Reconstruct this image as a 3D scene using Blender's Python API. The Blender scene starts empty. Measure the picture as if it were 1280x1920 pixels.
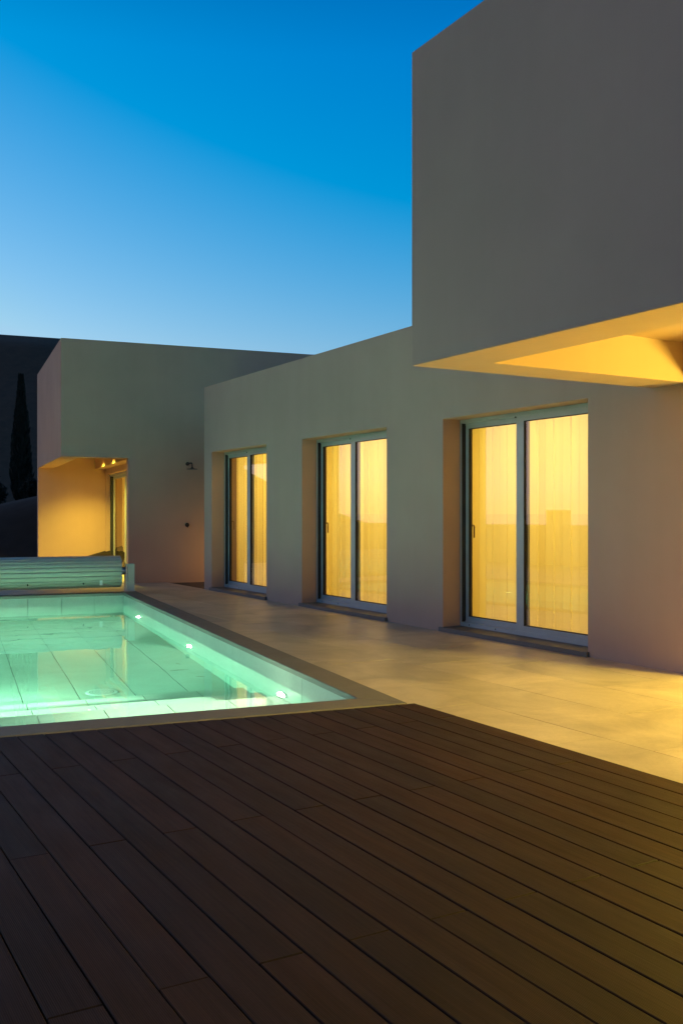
import bpy, bmesh, math, random
from mathutils import Vector, Matrix, noise

random.seed(7)
sc = bpy.context.scene
C = sc.collection
R = math.radians

# ------------------------------------------------------------------ camera
EYE = 1.3
cam = bpy.data.objects.new('camera', bpy.data.cameras.new('camera'))
C.objects.link(cam)
sc.camera = cam
cam.location = (0, 0, EYE)
cam.rotation_euler = (R(90), 0, 0)
cam.data.sensor_fit = 'VERTICAL'
cam.data.sensor_height = 36
cam.data.lens = 33.83
cam.data.shift_y = 0.0016
cam.data.clip_end = 20000

# ------------------------------------------------------------------ dusk sky
SUN_EL, SUN_ROT = 2.0, -72.0
world = bpy.data.worlds.new('World')
sc.world = world
world.use_nodes = True
nt = world.node_tree
bg = nt.nodes['Background']
sky = nt.nodes.new('ShaderNodeTexSky')
sky.sky_type = 'NISHITA'
sky.sun_disc = False
sky.sun_elevation = R(SUN_EL)
sky.sun_rotation = R(SUN_ROT)
sky.ozone_density = 4
sky.dust_density = 0.3
sky.air_density = 1
# grade of the twilight sky: a deeper blue than clear daylight, channel by channel
sep = nt.nodes.new('ShaderNodeSeparateColor')
com = nt.nodes.new('ShaderNodeCombineColor')
nt.links.new(sky.outputs[0], sep.inputs[0])
for i, (k, o) in enumerate(((2.1, -0.27), (0.90, -0.08), (0.44, 0.27))):
    m = nt.nodes.new('ShaderNodeMath'); m.operation = 'MULTIPLY_ADD'
    m.inputs[1].default_value = k; m.inputs[2].default_value = o
    q = nt.nodes.new('ShaderNodeMath'); q.operation = 'MAXIMUM'; q.inputs[1].default_value = 0.0
    q2 = nt.nodes.new('ShaderNodeMath'); q2.operation = 'MINIMUM'; q2.inputs[1].default_value = (0.50, 0.64, 0.86)[i]
    nt.links.new(sep.outputs[i], m.inputs[0]); nt.links.new(m.outputs[0], q.inputs[0])
    nt.links.new(q.outputs[0], q2.inputs[0]); nt.links.new(q2.outputs[0], com.inputs[i])
# the blue keeps deepening from the horizon through the frame and on up to the zenith
tc = nt.nodes.new('ShaderNodeTexCoord'); sx = nt.nodes.new('ShaderNodeSeparateXYZ')
nt.links.new(tc.outputs['Generated'], sx.inputs[0])
mr = nt.nodes.new('ShaderNodeMapRange')
for _k, _v in (('From Min', 0.43), ('From Max', 0.78), ('To Min', 1.0), ('To Max', 0.06)):
    mr.inputs[_k].default_value = _v
nt.links.new(sx.outputs['Z'], mr.inputs['Value'])
vm = nt.nodes.new('ShaderNodeVectorMath'); vm.operation = 'SCALE'
nt.links.new(com.outputs[0], vm.inputs[0]); nt.links.new(mr.outputs[0], vm.inputs['Scale'])
nt.links.new(vm.outputs[0], bg.inputs['Color'])
bg.inputs['Strength'].default_value = 1.0

# the last afterglow of the sun that has set, low in the west
sun = bpy.data.objects.new('afterglow_sun', bpy.data.lights.new('afterglow_sun', 'SUN'))
C.objects.link(sun)
sun.data.energy = 0.32
sun.data.angle = R(40)
sun.data.color = (1.0, 0.46, 0.30)
_az = R(SUN_ROT)
_d = Vector((math.sin(_az) * math.cos(R(12)), math.cos(_az) * math.cos(R(12)), math.sin(R(12))))
sun.rotation_euler = _d.to_track_quat('Z', 'Y').to_euler()

vs = sc.view_settings
vs.view_transform = 'Standard'
vs.look = 'None'
vs.exposure = 0.0
vs.gamma = 1.0
vs.use_curve_mapping = False

cy = sc.cycles
cy.use_denoising = True
cy.max_bounces = 10
cy.diffuse_bounces = 5
cy.glossy_bounces = 5
cy.transmission_bounces = 8
cy.transparent_max_bounces = 14
cy.volume_bounces = 0
cy.caustics_reflective = False
cy.caustics_refractive = True
cy.sample_clamp_indirect = 4
cy.blur_glossy = 0.5
cy.use_adaptive_sampling = True
cy.adaptive_threshold = 0.01

# ------------------------------------------------------------------ frames
# A: the house (x along the facade towards the viewer, y into the house)
# B: the pool and the pavilion (x to the right, y away)
ANG_A = -(math.pi / 2 - math.atan(1052 / 1804))
ANG_B = math.atan(737 / 1804)
OA = Vector((-2.368, 16.619, 0))
OB = Vector((0.447, 6.551, 0))
MA = Matrix.Translation(OA) @ Matrix.Rotation(ANG_A, 4, 'Z')
MB = Matrix.Translation(OB) @ Matrix.Rotation(ANG_B, 4, 'Z')
MAi, MBi = MA.inverted(), MB.inverted()
A2B = MBi @ MA
B2A = MAi @ MB


# ------------------------------------------------------------------ materials
def new_mat(name):
    m = bpy.data.materials.new(name)
    m.use_nodes = True
    n = m.node_tree
    return m, n, n.nodes['Principled BSDF'], n.nodes['Material Output']


def nd(n, t, **kw):
    x = n.nodes.new(t)
    for k, v in kw.items():
        setattr(x, k, v)
    return x


def noise_tex(n, vec, scale, detail=4, rough=0.55, stretch=None, dist=0.0):
    t = nd(n, 'ShaderNodeTexNoise')
    t.inputs['Scale'].default_value = scale
    t.inputs['Detail'].default_value = detail
    t.inputs['Roughness'].default_value = rough
    t.inputs['Distortion'].default_value = dist
    if stretch:
        mp = nd(n, 'ShaderNodeMapping')
        mp.inputs['Scale'].default_value = stretch
        n.links.new(vec, mp.inputs['Vector'])
        vec = mp.outputs[0]
    n.links.new(vec, t.inputs['Vector'])
    return t.outputs['Fac']


def ramp(n, fac, stops):
    r = nd(n, 'ShaderNodeValToRGB')
    while len(r.color_ramp.elements) < len(stops):
        r.color_ramp.elements.new(0.5)
    for e, (p, c) in zip(r.color_ramp.elements, stops):
        e.position = p
        e.color = (c[0], c[1], c[2], 1)
    n.links.new(fac, r.inputs[0])
    return r.outputs[0]


def mul(n, c1, c2, fac=1.0):
    x = nd(n, 'ShaderNodeMix', data_type='RGBA', blend_type='MULTIPLY')
    x.inputs['Factor'].default_value = fac
    n.links.new(c1, x.inputs[6])
    n.links.new(c2, x.inputs[7])
    return x.outputs[2]


def bump(n, bsdf, h, strength, dist):
    b = nd(n, 'ShaderNodeBump')
    b.inputs['Strength'].default_value = strength
    b.inputs['Distance'].default_value = dist
    n.links.new(h, b.inputs['Height'])
    n.links.new(b.outputs[0], bsdf.inputs['Normal'])


def coords(n, which='Object'):
    return nd(n, 'ShaderNodeTexCoord').outputs[which]


def plaster(name, base):
    m, n, b, o = new_mat(name)
    v = coords(n)
    lo = tuple(c * 0.90 for c in base)
    hi = tuple(min(1, c * 1.05) for c in base)
    big = ramp(n, noise_tex(n, v, 0.55, 5, 0.6), ((0.3, lo), (0.7, hi)))
    streak = ramp(n, noise_tex(n, v, 1.0, 4, 0.6, (5, 5, 0.25)), ((0.3, (0.975, 0.972, 0.97)), (0.65, (1, 1, 1))))
    n.links.new(mul(n, big, streak), b.inputs['Base Color'])
    b.inputs['Roughness'].default_value = 0.92
    fine = noise_tex(n, v, 160, 3, 0.6)
    wav = noise_tex(n, v, 2.2, 3, 0.5)
    ad = nd(n, 'ShaderNodeMath', operation='MULTIPLY_ADD')
    ad.inputs[1].default_value = 4.0
    n.links.new(wav, ad.inputs[0]); n.links.new(fine, ad.inputs[2])
    bump(n, b, ad.outputs[0], 0.35, 0.0025)
    return m


M = {}
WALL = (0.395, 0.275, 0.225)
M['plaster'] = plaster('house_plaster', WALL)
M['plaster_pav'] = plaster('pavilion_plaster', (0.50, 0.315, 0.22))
M['plaster_room'] = plaster('room_plaster', (0.78, 0.72, 0.58))
M['plaster_dark'] = plaster('garden_wall_plaster', (0.35, 0.32, 0.28))


def stone(name, base, rough, var=0.16, obj_var=0.10, bumps=0.25):
    m, n, b, o = new_mat(name)
    g = nd(n, 'ShaderNodeNewGeometry')
    v = g.outputs['Position']
    cloud = ramp(n, noise_tex(n, v, 1.6, 6, 0.62, (1, 1, 1), 0.8),
                 ((0.25, tuple(c * (1 - var) for c in base)), (0.75, tuple(c * (1 + var * 0.6) for c in base))))
    spots = ramp(n, noise_tex(n, v, 38, 4, 0.7), ((0.3, (0.9, 0.9, 0.9)), (0.6, (1, 1, 1))))
    oi = nd(n, 'ShaderNodeObjectInfo')
    rv = ramp(n, oi.outputs['Random'], ((0, (1 - obj_var,) * 3), (1, (1, 1 - obj_var * 0.15, 1 - obj_var * 0.3))))
    n.links.new(mul(n, mul(n, cloud, spots), rv), b.inputs['Base Color'])
    rr = nd(n, 'ShaderNodeMapRange')
    rr.inputs['To Min'].default_value = rough - 0.10
    rr.inputs['To Max'].default_value = rough + 0.14
    n.links.new(noise_tex(n, v, 2.3, 5, 0.6), rr.inputs['Value'])
    n.links.new(rr.outputs[0], b.inputs['Roughness'])
    bump(n, b, noise_tex(n, v, 24, 6, 0.65), bumps, 0.003)
    return m


M['terrace'] = stone('limestone_paving', (0.57, 0.485, 0.375), 0.40, 0.36, 0.24, 0.35)
M['coping'] = stone('grey_coping_stone', (0.17, 0.155, 0.14), 0.6, 0.12, 0.06, 0.25)
M['sill'] = stone('dark_sill_stone', (0.10, 0.10, 0.10), 0.5, 0.15, 0.05, 0.2)
M['tile'] = stone('pool_porcelain_panel', (0.43, 0.455, 0.415), 0.45, 0.13, 0.08, 0.12)
M['bedding'] = stone('pale_jointing_sand', (0.12, 0.10, 0.07), 0.95, 0.2, 0.0, 0.3)
M['grout'] = stone('dark_grout', (0.05, 0.05, 0.045), 0.9, 0.2, 0.0, 0.3)
M['bed'] = stone('brown_gravel', (0.075, 0.045, 0.03), 0.9, 0.3, 0.0, 0.6)
M['soil'] = stone('dry_dark_ground', (0.016, 0.008, 0.004), 0.95, 0.4, 0.0, 0.8)
M['hill'] = stone('scrub_hillside', (0.085, 0.040, 0.025), 0.95, 0.35, 0.0, 0.5)


def deck_mat():
    m, n, b, o = new_mat('brown_composite_decking')
    v = coords(n)
    oi = nd(n, 'ShaderNodeObjectInfo')
    off = nd(n, 'ShaderNodeVectorMath', operation='MULTIPLY_ADD')
    cr = nd(n, 'ShaderNodeCombineXYZ')
    for k in range(3):
        n.links.new(oi.outputs['Random'], cr.inputs[k])
    off.inputs[1].default_value = (31, 17, 5)
    n.links.new(cr.outputs[0], off.inputs[0]); n.links.new(v, off.inputs[2])
    p = off.outputs[0]
    grain = ramp(n, noise_tex(n, p, 1.0, 6, 0.65, (1.6, 70, 20)), ((0.25, (0.020, 0.0108, 0.0080)), (0.75, (0.048, 0.0240, 0.0165))))
    patch = ramp(n, noise_tex(n, p, 1.3, 4, 0.6, (1, 2.5, 1)), ((0.3, (0.72, 0.74, 0.78)), (0.7, (1.1, 1.04, 1.0))))
    rv = ramp(n, oi.outputs['Random'], ((0, (0.78, 0.80, 0.84)), (0.5, (1, 0.96, 0.93)), (1, (1.12, 1.0, 0.92))))
    n.links.new(mul(n, mul(n, grain, patch), rv), b.inputs['Base Color'])
    rr = nd(n, 'ShaderNodeMapRange')
    rr.inputs['To Min'].default_value = 0.46
    rr.inputs['To Max'].default_value = 0.72
    n.links.new(noise_tex(n, p, 3.0, 5, 0.6, (0.7, 3, 1)), rr.inputs['Value'])
    n.links.new(rr.outputs[0], b.inputs['Roughness'])
    b.inputs['Specular IOR Level'].default_value = 0.10
    w = nd(n, 'ShaderNodeTexWave', wave_type='BANDS', bands_direction='Y')
    w.inputs['Scale'].default_value = 55
    w.inputs['Distortion'].default_value = 0.6
    n.links.new(p, w.inputs['Vector'])
    ad = nd(n, 'ShaderNodeMath', operation='MULTIPLY_ADD')
    ad.inputs[1].default_value = 0.6
    n.links.new(w.outputs['Fac'], ad.inputs[0])
    n.links.new(noise_tex(n, p, 1.0, 5, 0.6, (3, 160, 20)), ad.inputs[2])
    bump(n, b, ad.outputs[0], 0.5, 0.0012)
    return m


M['deck'] = deck_mat()


def plain(name, col, rough, metal=0.0, var=0.06, spec=0.5):
    m, n, b, o = new_mat(name)
    v = coords(n)
    n.links.new(ramp(n, noise_tex(n, v, 6, 5, 0.6), ((0.3, tuple(c * (1 - var) for c in col)), (0.7, tuple(c * (1 + var) for c in col)))), b.inputs['Base Color'])
    b.inputs['Roughness'].default_value = rough
    b.inputs['Metallic'].default_value = metal
    b.inputs['Specular IOR Level'].default_value = spec
    bump(n, b, noise_tex(n, v, 60, 3), 0.05, 0.001)
    return m


M['alu'] = plain('grey_painted_aluminium', (0.36, 0.38, 0.39), 0.42)
M['gasket'] = plain('black_rubber', (0.012, 0.012, 0.012), 0.6)
M['handle'] = plain('bronze_handle', (0.20, 0.13, 0.06), 0.35, 0.8)
M['slatpvc'] = plain('pale_grey_pvc', (0.50, 0.48, 0.41), 0.38, 0.0, 0.05)
M['steel'] = plain('brushed_steel', (0.55, 0.55, 0.53), 0.35, 0.9)
M['postgrey'] = plain('pale_grey_post_cover', (0.55, 0.55, 0.50), 0.45)
M['white'] = plain('white_plastic', (0.86, 0.87, 0.85), 0.4)
M['bronze'] = plain('dark_bronze', (0.06, 0.045, 0.03), 0.45, 0.6)
M['bark'] = plain('dark_bark', (0.05, 0.035, 0.025), 0.9, 0, 0.3)
M['leaf'] = plain('dark_conifer_foliage', (0.008, 0.009, 0.004), 0.9, 0, 0.4)
M['shrub'] = plain('dark_shrub_foliage', (0.010, 0.010, 0.005), 0.9, 0, 0.4)
M['roof'] = plain('roof_membrane', (0.25, 0.24, 0.23), 0.9)


def emit_mat(name, col, strength):
    m, n, b, o = new_mat(name)
    b.inputs['Base Color'].default_value = (0.8, 0.8, 0.8, 1)
    b.inputs['Emission Color'].default_value = (*col, 1)
    b.inputs['Emission Strength'].default_value = strength
    return m


M['poollens'] = emit_mat('lit_pool_lens', (0.84, 1.0, 0.66), 200)
M['globe'] = emit_mat('lit_glass_globe', (1.0, 0.745, 0.085), 600)
M['bollard'] = emit_mat('lit_bollard_lens', (1.0, 0.60, 0.16), 260)
M['downlight'] = emit_mat('lit_downlight_lens', (1.0, 0.75, 0.35), 1.5)


def fabric():
    m, n, b, o = new_mat('cream_blind_fabric')
    v = coords(n)
    oi = nd(n, 'ShaderNodeObjectInfo')
    col = mul(n, ramp(n, noise_tex(n, v, 1.0, 2, 0.5, (3, 3, 0.4)), ((0.3, (0.84, 0.76, 0.54)), (0.7, (0.88, 0.80, 0.58)))),
              ramp(n, oi.outputs['Random'], ((0, (0.84, 0.81, 0.74)), (1, (1, 1, 1)))))
    tr = nd(n, 'ShaderNodeBsdfTranslucent')
    df = nd(n, 'ShaderNodeBsdfDiffuse')
    n.links.new(col, tr.inputs[0]); n.links.new(col, df.inputs[0])
    mx = nd(n, 'ShaderNodeMixShader')
    mx.inputs[0].default_value = 0.3
    n.links.new(tr.outputs[0], mx.inputs[1]); n.links.new(df.outputs[0], mx.inputs[2])
    n.links.new(mx.outputs[0], o.inputs['Surface'])
    n.nodes.remove(b)
    return m


M['fabric'] = fabric()


def glass():
    m, n, b, o = new_mat('double_glazing')
    n.nodes.remove(b)
    fr = nd(n, 'ShaderNodeFresnel'); fr.inputs['IOR'].default_value = 2.3
    g = nd(n, 'ShaderNodeNewGeometry')
    iv = nd(n, 'ShaderNodeMath', operation='SUBTRACT'); iv.inputs[0].default_value = 1.0
    n.links.new(g.outputs['Backfacing'], iv.inputs[1])
    fm = nd(n, 'ShaderNodeMath', operation='MULTIPLY')
    n.links.new(fr.outputs[0], fm.inputs[0]); n.links.new(iv.outputs[0], fm.inputs[1])
    tp = nd(n, 'ShaderNodeBsdfTransparent'); tp.inputs[0].default_value = (0.96, 0.97, 0.95, 1)
    gl = nd(n, 'ShaderNodeBsdfGlossy'); gl.inputs['Roughness'].default_value = 0.0
    mx = nd(n, 'ShaderNodeMixShader')
    n.links.new(fm.outputs[0], mx.inputs[0]); n.links.new(tp.outputs[0], mx.inputs[1]); n.links.new(gl.outputs[0], mx.inputs[2])
    n.links.new(mx.outputs[0], o.inputs['Surface'])
    return m


M['glass'] = glass()


def water_mat():
    m, n, b, o = new_mat('pool_water')
    n.nodes.remove(b)
    g = nd(n, 'ShaderNodeBsdfGlass')
    g.inputs['IOR'].default_value = 1.333
    g.inputs['Roughness'].default_value = 0.0
    v = coords(n)
    bp = nd(n, 'ShaderNodeBump'); bp.inputs['Strength'].default_value = 0.22; bp.inputs['Distance'].default_value = 0.012
    n.links.new(noise_tex(n, v, 1.7, 2, 0.5, (1, 0.6, 1)), bp.inputs['Height'])
    n.links.new(bp.outputs[0], g.inputs['Normal'])
    n.links.new(g.outputs[0], o.inputs['Surface'])
    va = nd(n, 'ShaderNodeVolumeAbsorption')
    va.inputs['Color'].default_value = (0.22, 0.93, 0.84, 1)
    va.inputs['Density'].default_value = 0.29
    n.links.new(va.outputs[0], o.inputs['Volume'])
    return m


M['water'] = water_mat()


# ------------------------------------------------------------------ helpers
def obj(name, mesh, mat=None, parent=None, M4=None, smooth=False):
    o = bpy.data.objects.new(name, mesh)
    C.objects.link(o)
    if mat is not None and not mesh.materials:
        mesh.materials.append(mat)
    if parent is not None:
        o.parent = parent
    if M4 is not None:
        o.matrix_local = M4
    if smooth:
        mesh.polygons.foreach_set('use_smooth', [True] * len(mesh.polygons))
    return o


def thing(name, label, cat, M4, group=None):
    o = bpy.data.objects.new(name, None)
    o.empty_display_size = 0.1
    C.objects.link(o)
    o.matrix_local = M4
    tag(o, label, cat, group)
    return o


def tag(o, label=None, cat=None, group=None, kind=None):
    if label: o['label'] = label
    if cat: o['category'] = cat
    if group: o['group'] = group
    if kind: o['kind'] = kind
    return o


def struct(name, M4=None):
    o = bpy.data.objects.new(name, None)
    C.objects.link(o)
    if M4 is not None:
        o.matrix_local = M4
    o['kind'] = 'structure'
    return o


def to_mesh(name, bm, bevel=0.0, seg=1):
    if bevel:
        bmesh.ops.bevel(bm, geom=[e for e in bm.edges if e.is_manifold and e.calc_face_angle(0) > 0.6], offset=bevel, segments=seg, affect='EDGES', profile=0.6)
    bmesh.ops.recalc_face_normals(bm, faces=bm.faces)
    me = bpy.data.meshes.new(name)
    bm.to_mesh(me)
    bm.free()
    return me


def boxm(name, x0, x1, y0, y1, z0, z1, bevel=0.0, seg=1):
    bm = bmesh.new()
    add_box(bm, x0, x1, y0, y1, z0, z1)
    return to_mesh(name, bm, bevel, seg)


def add_box(bm, x0, x1, y0, y1, z0, z1):
    v = [bm.verts.new(p) for p in ((x0, y0, z0), (x1, y0, z0), (x1, y1, z0), (x0, y1, z0), (x0, y0, z1), (x1, y0, z1), (x1, y1, z1), (x0, y1, z1))]
    for q in ((0, 3, 2, 1), (4, 5, 6, 7), (0, 1, 5, 4), (1, 2, 6, 5), (2, 3, 7, 6), (3, 0, 4, 7)):
        bm.faces.new([v[i] for i in q])


def solid(name, xs, ys, zs, inside, bevel=0.0):
    """closed mesh of the cells of a grid for which inside(xc, yc, zc) holds"""
    nx, ny, nz = len(xs) - 1, len(ys) - 1, len(zs) - 1
    S = {(i, j, k) for i in range(nx) for j in range(ny) for k in range(nz)
         if inside((xs[i] + xs[i + 1]) / 2, (ys[j] + ys[j + 1]) / 2, (zs[k] + zs[k + 1]) / 2)}
    bm = bmesh.new()
    V = {}

    def vt(i, j, k):
        if (i, j, k) not in V:
            V[(i, j, k)] = bm.verts.new((xs[i], ys[j], zs[k]))
        return V[(i, j, k)]
    for (i, j, k) in S:
        for d, q in (((-1, 0, 0), ((0, 0, 0), (0, 0, 1), (0, 1, 1), (0, 1, 0))), ((1, 0, 0), ((1, 0, 0), (1, 1, 0), (1, 1, 1), (1, 0, 1))),
                     ((0, -1, 0), ((0, 0, 0), (1, 0, 0), (1, 0, 1), (0, 0, 1))), ((0, 1, 0), ((0, 1, 0), (0, 1, 1), (1, 1, 1), (1, 1, 0))),
                     ((0, 0, -1), ((0, 0, 0), (0, 1, 0), (1, 1, 0), (1, 0, 0))), ((0, 0, 1), ((0, 0, 1), (1, 0, 1), (1, 1, 1), (0, 1, 1)))):
            if (i + d[0], j + d[1], k + d[2]) not in S:
                bm.faces.new([vt(i + a, j + b, k + c) for a, b, c in q])
    if bevel:
        bmesh.ops.dissolve_limit(bm, angle_limit=0.01, verts=bm.verts, edges=bm.edges)
    return to_mesh(name, bm, bevel, 2)


def tube(bm, pts, r, n=10, cap=True):
    pts = [Vector(p) for p in pts]
    rings = []
    for i, p in enumerate(pts):
        d = (pts[min(i + 1, len(pts) - 1)] - pts[max(i - 1, 0)]).normalized()
        up = Vector((0, 0, 1)) if abs(d.z) < 0.9 else Vector((1, 0, 0))
        a = d.cross(up).normalized(); b = d.cross(a)
        rr = r[i] if isinstance(r, (list, tuple)) else r
        rings.append([bm.verts.new(p + (a * math.cos(t) + b * math.sin(t)) * rr) for t in [2 * math.pi * k / n for k in range(n)]])
    for r0, r1 in zip(rings, rings[1:]):
        for k in range(n):
            bm.faces.new((r0[k], r0[(k + 1) % n], r1[(k + 1) % n], r1[k]))
    if cap:
        bm.faces.new(rings[0][::-1]); bm.faces.new(rings[-1])


def clip(poly, a, b, c):
    """keep a*x + b*y + c >= 0"""
    out = []
    for i in range(len(poly)):
        p, q = poly[i - 1], poly[i]
        fp, fq = a * p[0] + b * p[1] + c, a * q[0] + b * q[1] + c
        if (fp >= 0) != (fq >= 0):
            t = fp / (fp - fq)
            out.append((p[0] + (q[0] - p[0]) * t, p[1] + (q[1] - p[1]) * t))
        if fq >= 0:
            out.append(q)
    return out


def area(poly):
    return abs(sum(poly[i - 1][0] * poly[i][1] - poly[i][0] * poly[i - 1][1] for i in range(len(poly)))) / 2


def prism(name, polys, z0, z1, cx=0, cy=0, bevel=0.0):
    bm = bmesh.new()
    for poly in polys:
        lo = [bm.verts.new((x - cx, y - cy, z0)) for x, y in poly]
        hi = [bm.verts.new((x - cx, y - cy, z1)) for x, y in poly]
        bm.faces.new(hi); bm.faces.new(lo[::-1])
        for i in range(len(poly)):
            bm.faces.new((lo[i - 1], lo[i], hi[i], hi[i - 1]))
    bmesh.ops.remove_doubles(bm, verts=bm.verts, dist=0.002)
    return to_mesh(name, bm, bevel)


# half-planes of frame B written for points of frame A:  xB = bx.x*X + bx.y*Y + bx0
bx = (A2B[0][0], A2B[0][1], A2B[0][3])
by = (A2B[1][0], A2B[1][1], A2B[1][3])

# ------------------------------------------------------------------ ground
PX0, PX1, PY0, PY1 = -3.79, -0.245, 0.27, 9.95     # inner edges of the pool
CW = 0.262                                          # coping width
DECK_Y = -2.590
ZT, ZD, ZC = 0.0, 0.006, 0.012                      # tops of terrace, deck, coping


def ground():
    o = struct('ground', MB)
    x0, x1, y0, y1 = PX0 - 0.25, PX1 + 0.2, PY0 - 0.2, PY1 + 0.2
    bm = bmesh.new()
    F = 3000
    X = (-F, -9.6, x0, x1, F); Y = (-F, y0, y1, 300, F)
    V = [[bm.verts.new((x, y, -0.09)) for y in Y] for x in X]
    for i in range(4):
        for j in range(4):
            if (i, j) != (2, 1) and i != 0:     # pool pit; the land falls away west of the garden wall
                bm.faces.new((V[i][j], V[i + 1][j], V[i + 1][j + 1], V[i][j + 1]))
    s = obj('soil', to_mesh('soil', bm), M['soil'], o)
    return o


ground()


def sea():
    m, n, b, o = new_mat('evening_sea')
    b.inputs['Base Color'].default_value = (0.02, 0.035, 0.05, 1)
    b.inputs['Roughness'].default_value = 0.12
    bump(n, b, noise_tex(n, coords(n), 0.05, 4), 0.1, 0.5)
    bm = bmesh.new()
    bm.faces.new([bm.verts.new(p) for p in ((-90000, -90000, -45), (200, -90000, -45), (200, 90000, -45), (-90000, 90000, -45))])
    o = obj('sea', to_mesh('sea', bm), m)
    o['kind'] = 'structure'


sea()


# terrace of limestone slabs
def terrace():
    o = struct('terrace', MA)
    obj('bedding', prism('bedding', [clip(clip([(-3, -9.5), (18, -9.5), (18, 0.2), (-3, 0.2)], *bx), *by),
                                     clip([(8, DECK_Y + 0.003), (18, DECK_Y + 0.003), (18, 0.2), (8, 0.2)], -by[0], -by[1], -by[2])], -0.085, -0.016), M['bedding'], o)
    L, W, g = 1.17, 0.60, 0.0016
    rows = [-2.205 + W * k for k in range(-12, 4)]
    for r, y0 in enumerate(rows):
        off = 11.862 + (r % 3) * L / 3 - 20 * L
        for k in range(40):
            xa = off + k * L
            q = [(xa + g, y0 + g), (xa + L - g, y0 + g), (xa + L - g, y0 + W - g), (xa + g, y0 + W - g)]
            q = clip(clip(clip(q, 0, -1, -0.002), 1, 0, 3.0), -1, 0, 17)
            if len(q) < 3: continue
            far = clip(clip(q, *by), bx[0], bx[1], bx[2] - 0.004)       # beside the pool
            if far: far = clip(far, -by[0], -by[1], 12.2 - by[2])
            near = clip(clip(q, -by[0], -by[1], -by[2]), 0, 1, -DECK_Y - 0.004)   # beside the deck
            polys = [p for p in (far, near) if len(p) >= 3 and area(p) > 0.002]
            if not polys: continue
            cx = sum(p[0] for p in polys[0]) / len(polys[0]); cyy = sum(p[1] for p in polys[0]) / len(polys[0])
            zt = ZT + random.uniform(-0.0008, 0.0008)
            obj('slab', prism('slab', polys, zt - 0.02, zt, cx, cyy), M['terrace'], o, Matrix.Translation((cx, cyy, 0)))
    return o


terrace()


# paving behind the roller and on the far side of the pool (frame B)
def paving():
    o = struct('pool_surround', MB)
    obj('bedding', boxm('bedding', -9.0, -0.003, PY1 + CW + 0.02, 17.3, -0.085, -0.02), M['bedding'], o)
    obj('bedding', boxm('bedding', -9.0, PX0 - CW - 0.02, -8, PY1 + CW + 0.0, -0.085, -0.02), M['bedding'], o)
    g = 0.002
    for i in range(8):
        for j in range(12):
            x0, y0 = -9.0 + i * 1.17, PY1 + CW + 0.004 + j * 0.6
            x1, y1 = min(x0 + 1.17, -0.002), min(y0 + 0.6, 17.3)
            if x1 - x0 < 0.05 or y1 - y0 < 0.05: continue
            obj('slab', boxm('slab', x0 + g, x1 - g, y0 + g, y1 - g, -0.022, -0.0015 + random.uniform(-.0008, .0008)), M['terrace'], o)
    me = None
    for i in range(4):
        for j in range(29):
            x1, y0 = PX0 - CW - 0.004 - i * 1.0, -7.2 + j * 0.6
            if y0 + 0.6 > PY1 + CW: continue
            if me is None: me = boxm('slab', -1 + g, -g, g, 0.6 - g, -0.022, -0.0015)
            obj('slab', me, M['terrace'], o, Matrix.Translation((x1, y0, random.uniform(-.0008, .0008))))
    return o


paving()


# strip of bare ground between the house and the pavilion
def bed():
    o = obj('planting_bed', prism('planting_bed', [[(-3, 0.004), (-0.01, 0.004), (-0.01, 5), (-3, 5)]], -0.08, -0.012), M['bed'], None, MA)
    o['kind'] = 'structure'


bed()


# ------------------------------------------------------------------ deck
def deck():
    o = struct('deck', MA)
    P, gap, LB = 0.15, 0.0055, 2.44
    y_edge = DECK_Y
    obj('joist_bed', prism('joist_bed', [clip([(6, -12), (17.8, -12), (17.8, DECK_Y - 0.01), (6, DECK_Y - 0.01)], -by[0], -by[1], -by[2] - 0.03)], -0.085, -0.055), M['gasket'], o)
    shared = {}
    for r in range(50):
        y1 = y_edge - r * P
        y0 = y1 - P + gap
        odd = (r % 2)
        # joints of alternate rows are half a board apart
        base = 13.04 if odd == 0 else 11.82
        for k in range(-4, 3):
            xa, xb = base + k * LB + 0.002, base + (k + 1) * LB - 0.002
            xb = min(xb, 17.8)
            if xa > 17.5: continue
            q = clip([(xa, y0), (xb, y0), (xb, y1), (xa, y1)], -by[0], -by[1], -by[2] - 0.006)
            if len(q) < 3 or area(q) < 0.004: continue
            cx, cyy = (xa + xb) / 2, (y0 + y1) / 2
            full = len(q) == 4 and abs(area(q) - (xb - xa) * (y1 - y0)) < 1e-6 and abs(xb - xa - LB) < 0.01
            if full and 'm' in shared:
                me = shared['m']
            else:
                me = prism('plank', [q], -0.024, 0.0, cx, cyy, 0.0025)
                if full: shared['m'] = me
            jit = Matrix.Translation((cx, cyy, ZD + random.uniform(-0.0009, 0.0009))) @ Matrix.Rotation(random.uniform(-0.0006, 0.0006), 4, 'Z') @ Matrix.Rotation(random.uniform(-0.004, 0.004), 4, 'X')
            obj('plank', me, M['deck'], o, jit)
    return o


deck()


# ------------------------------------------------------------------ pool
ZW, ZF = -0.17, -1.575


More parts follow.
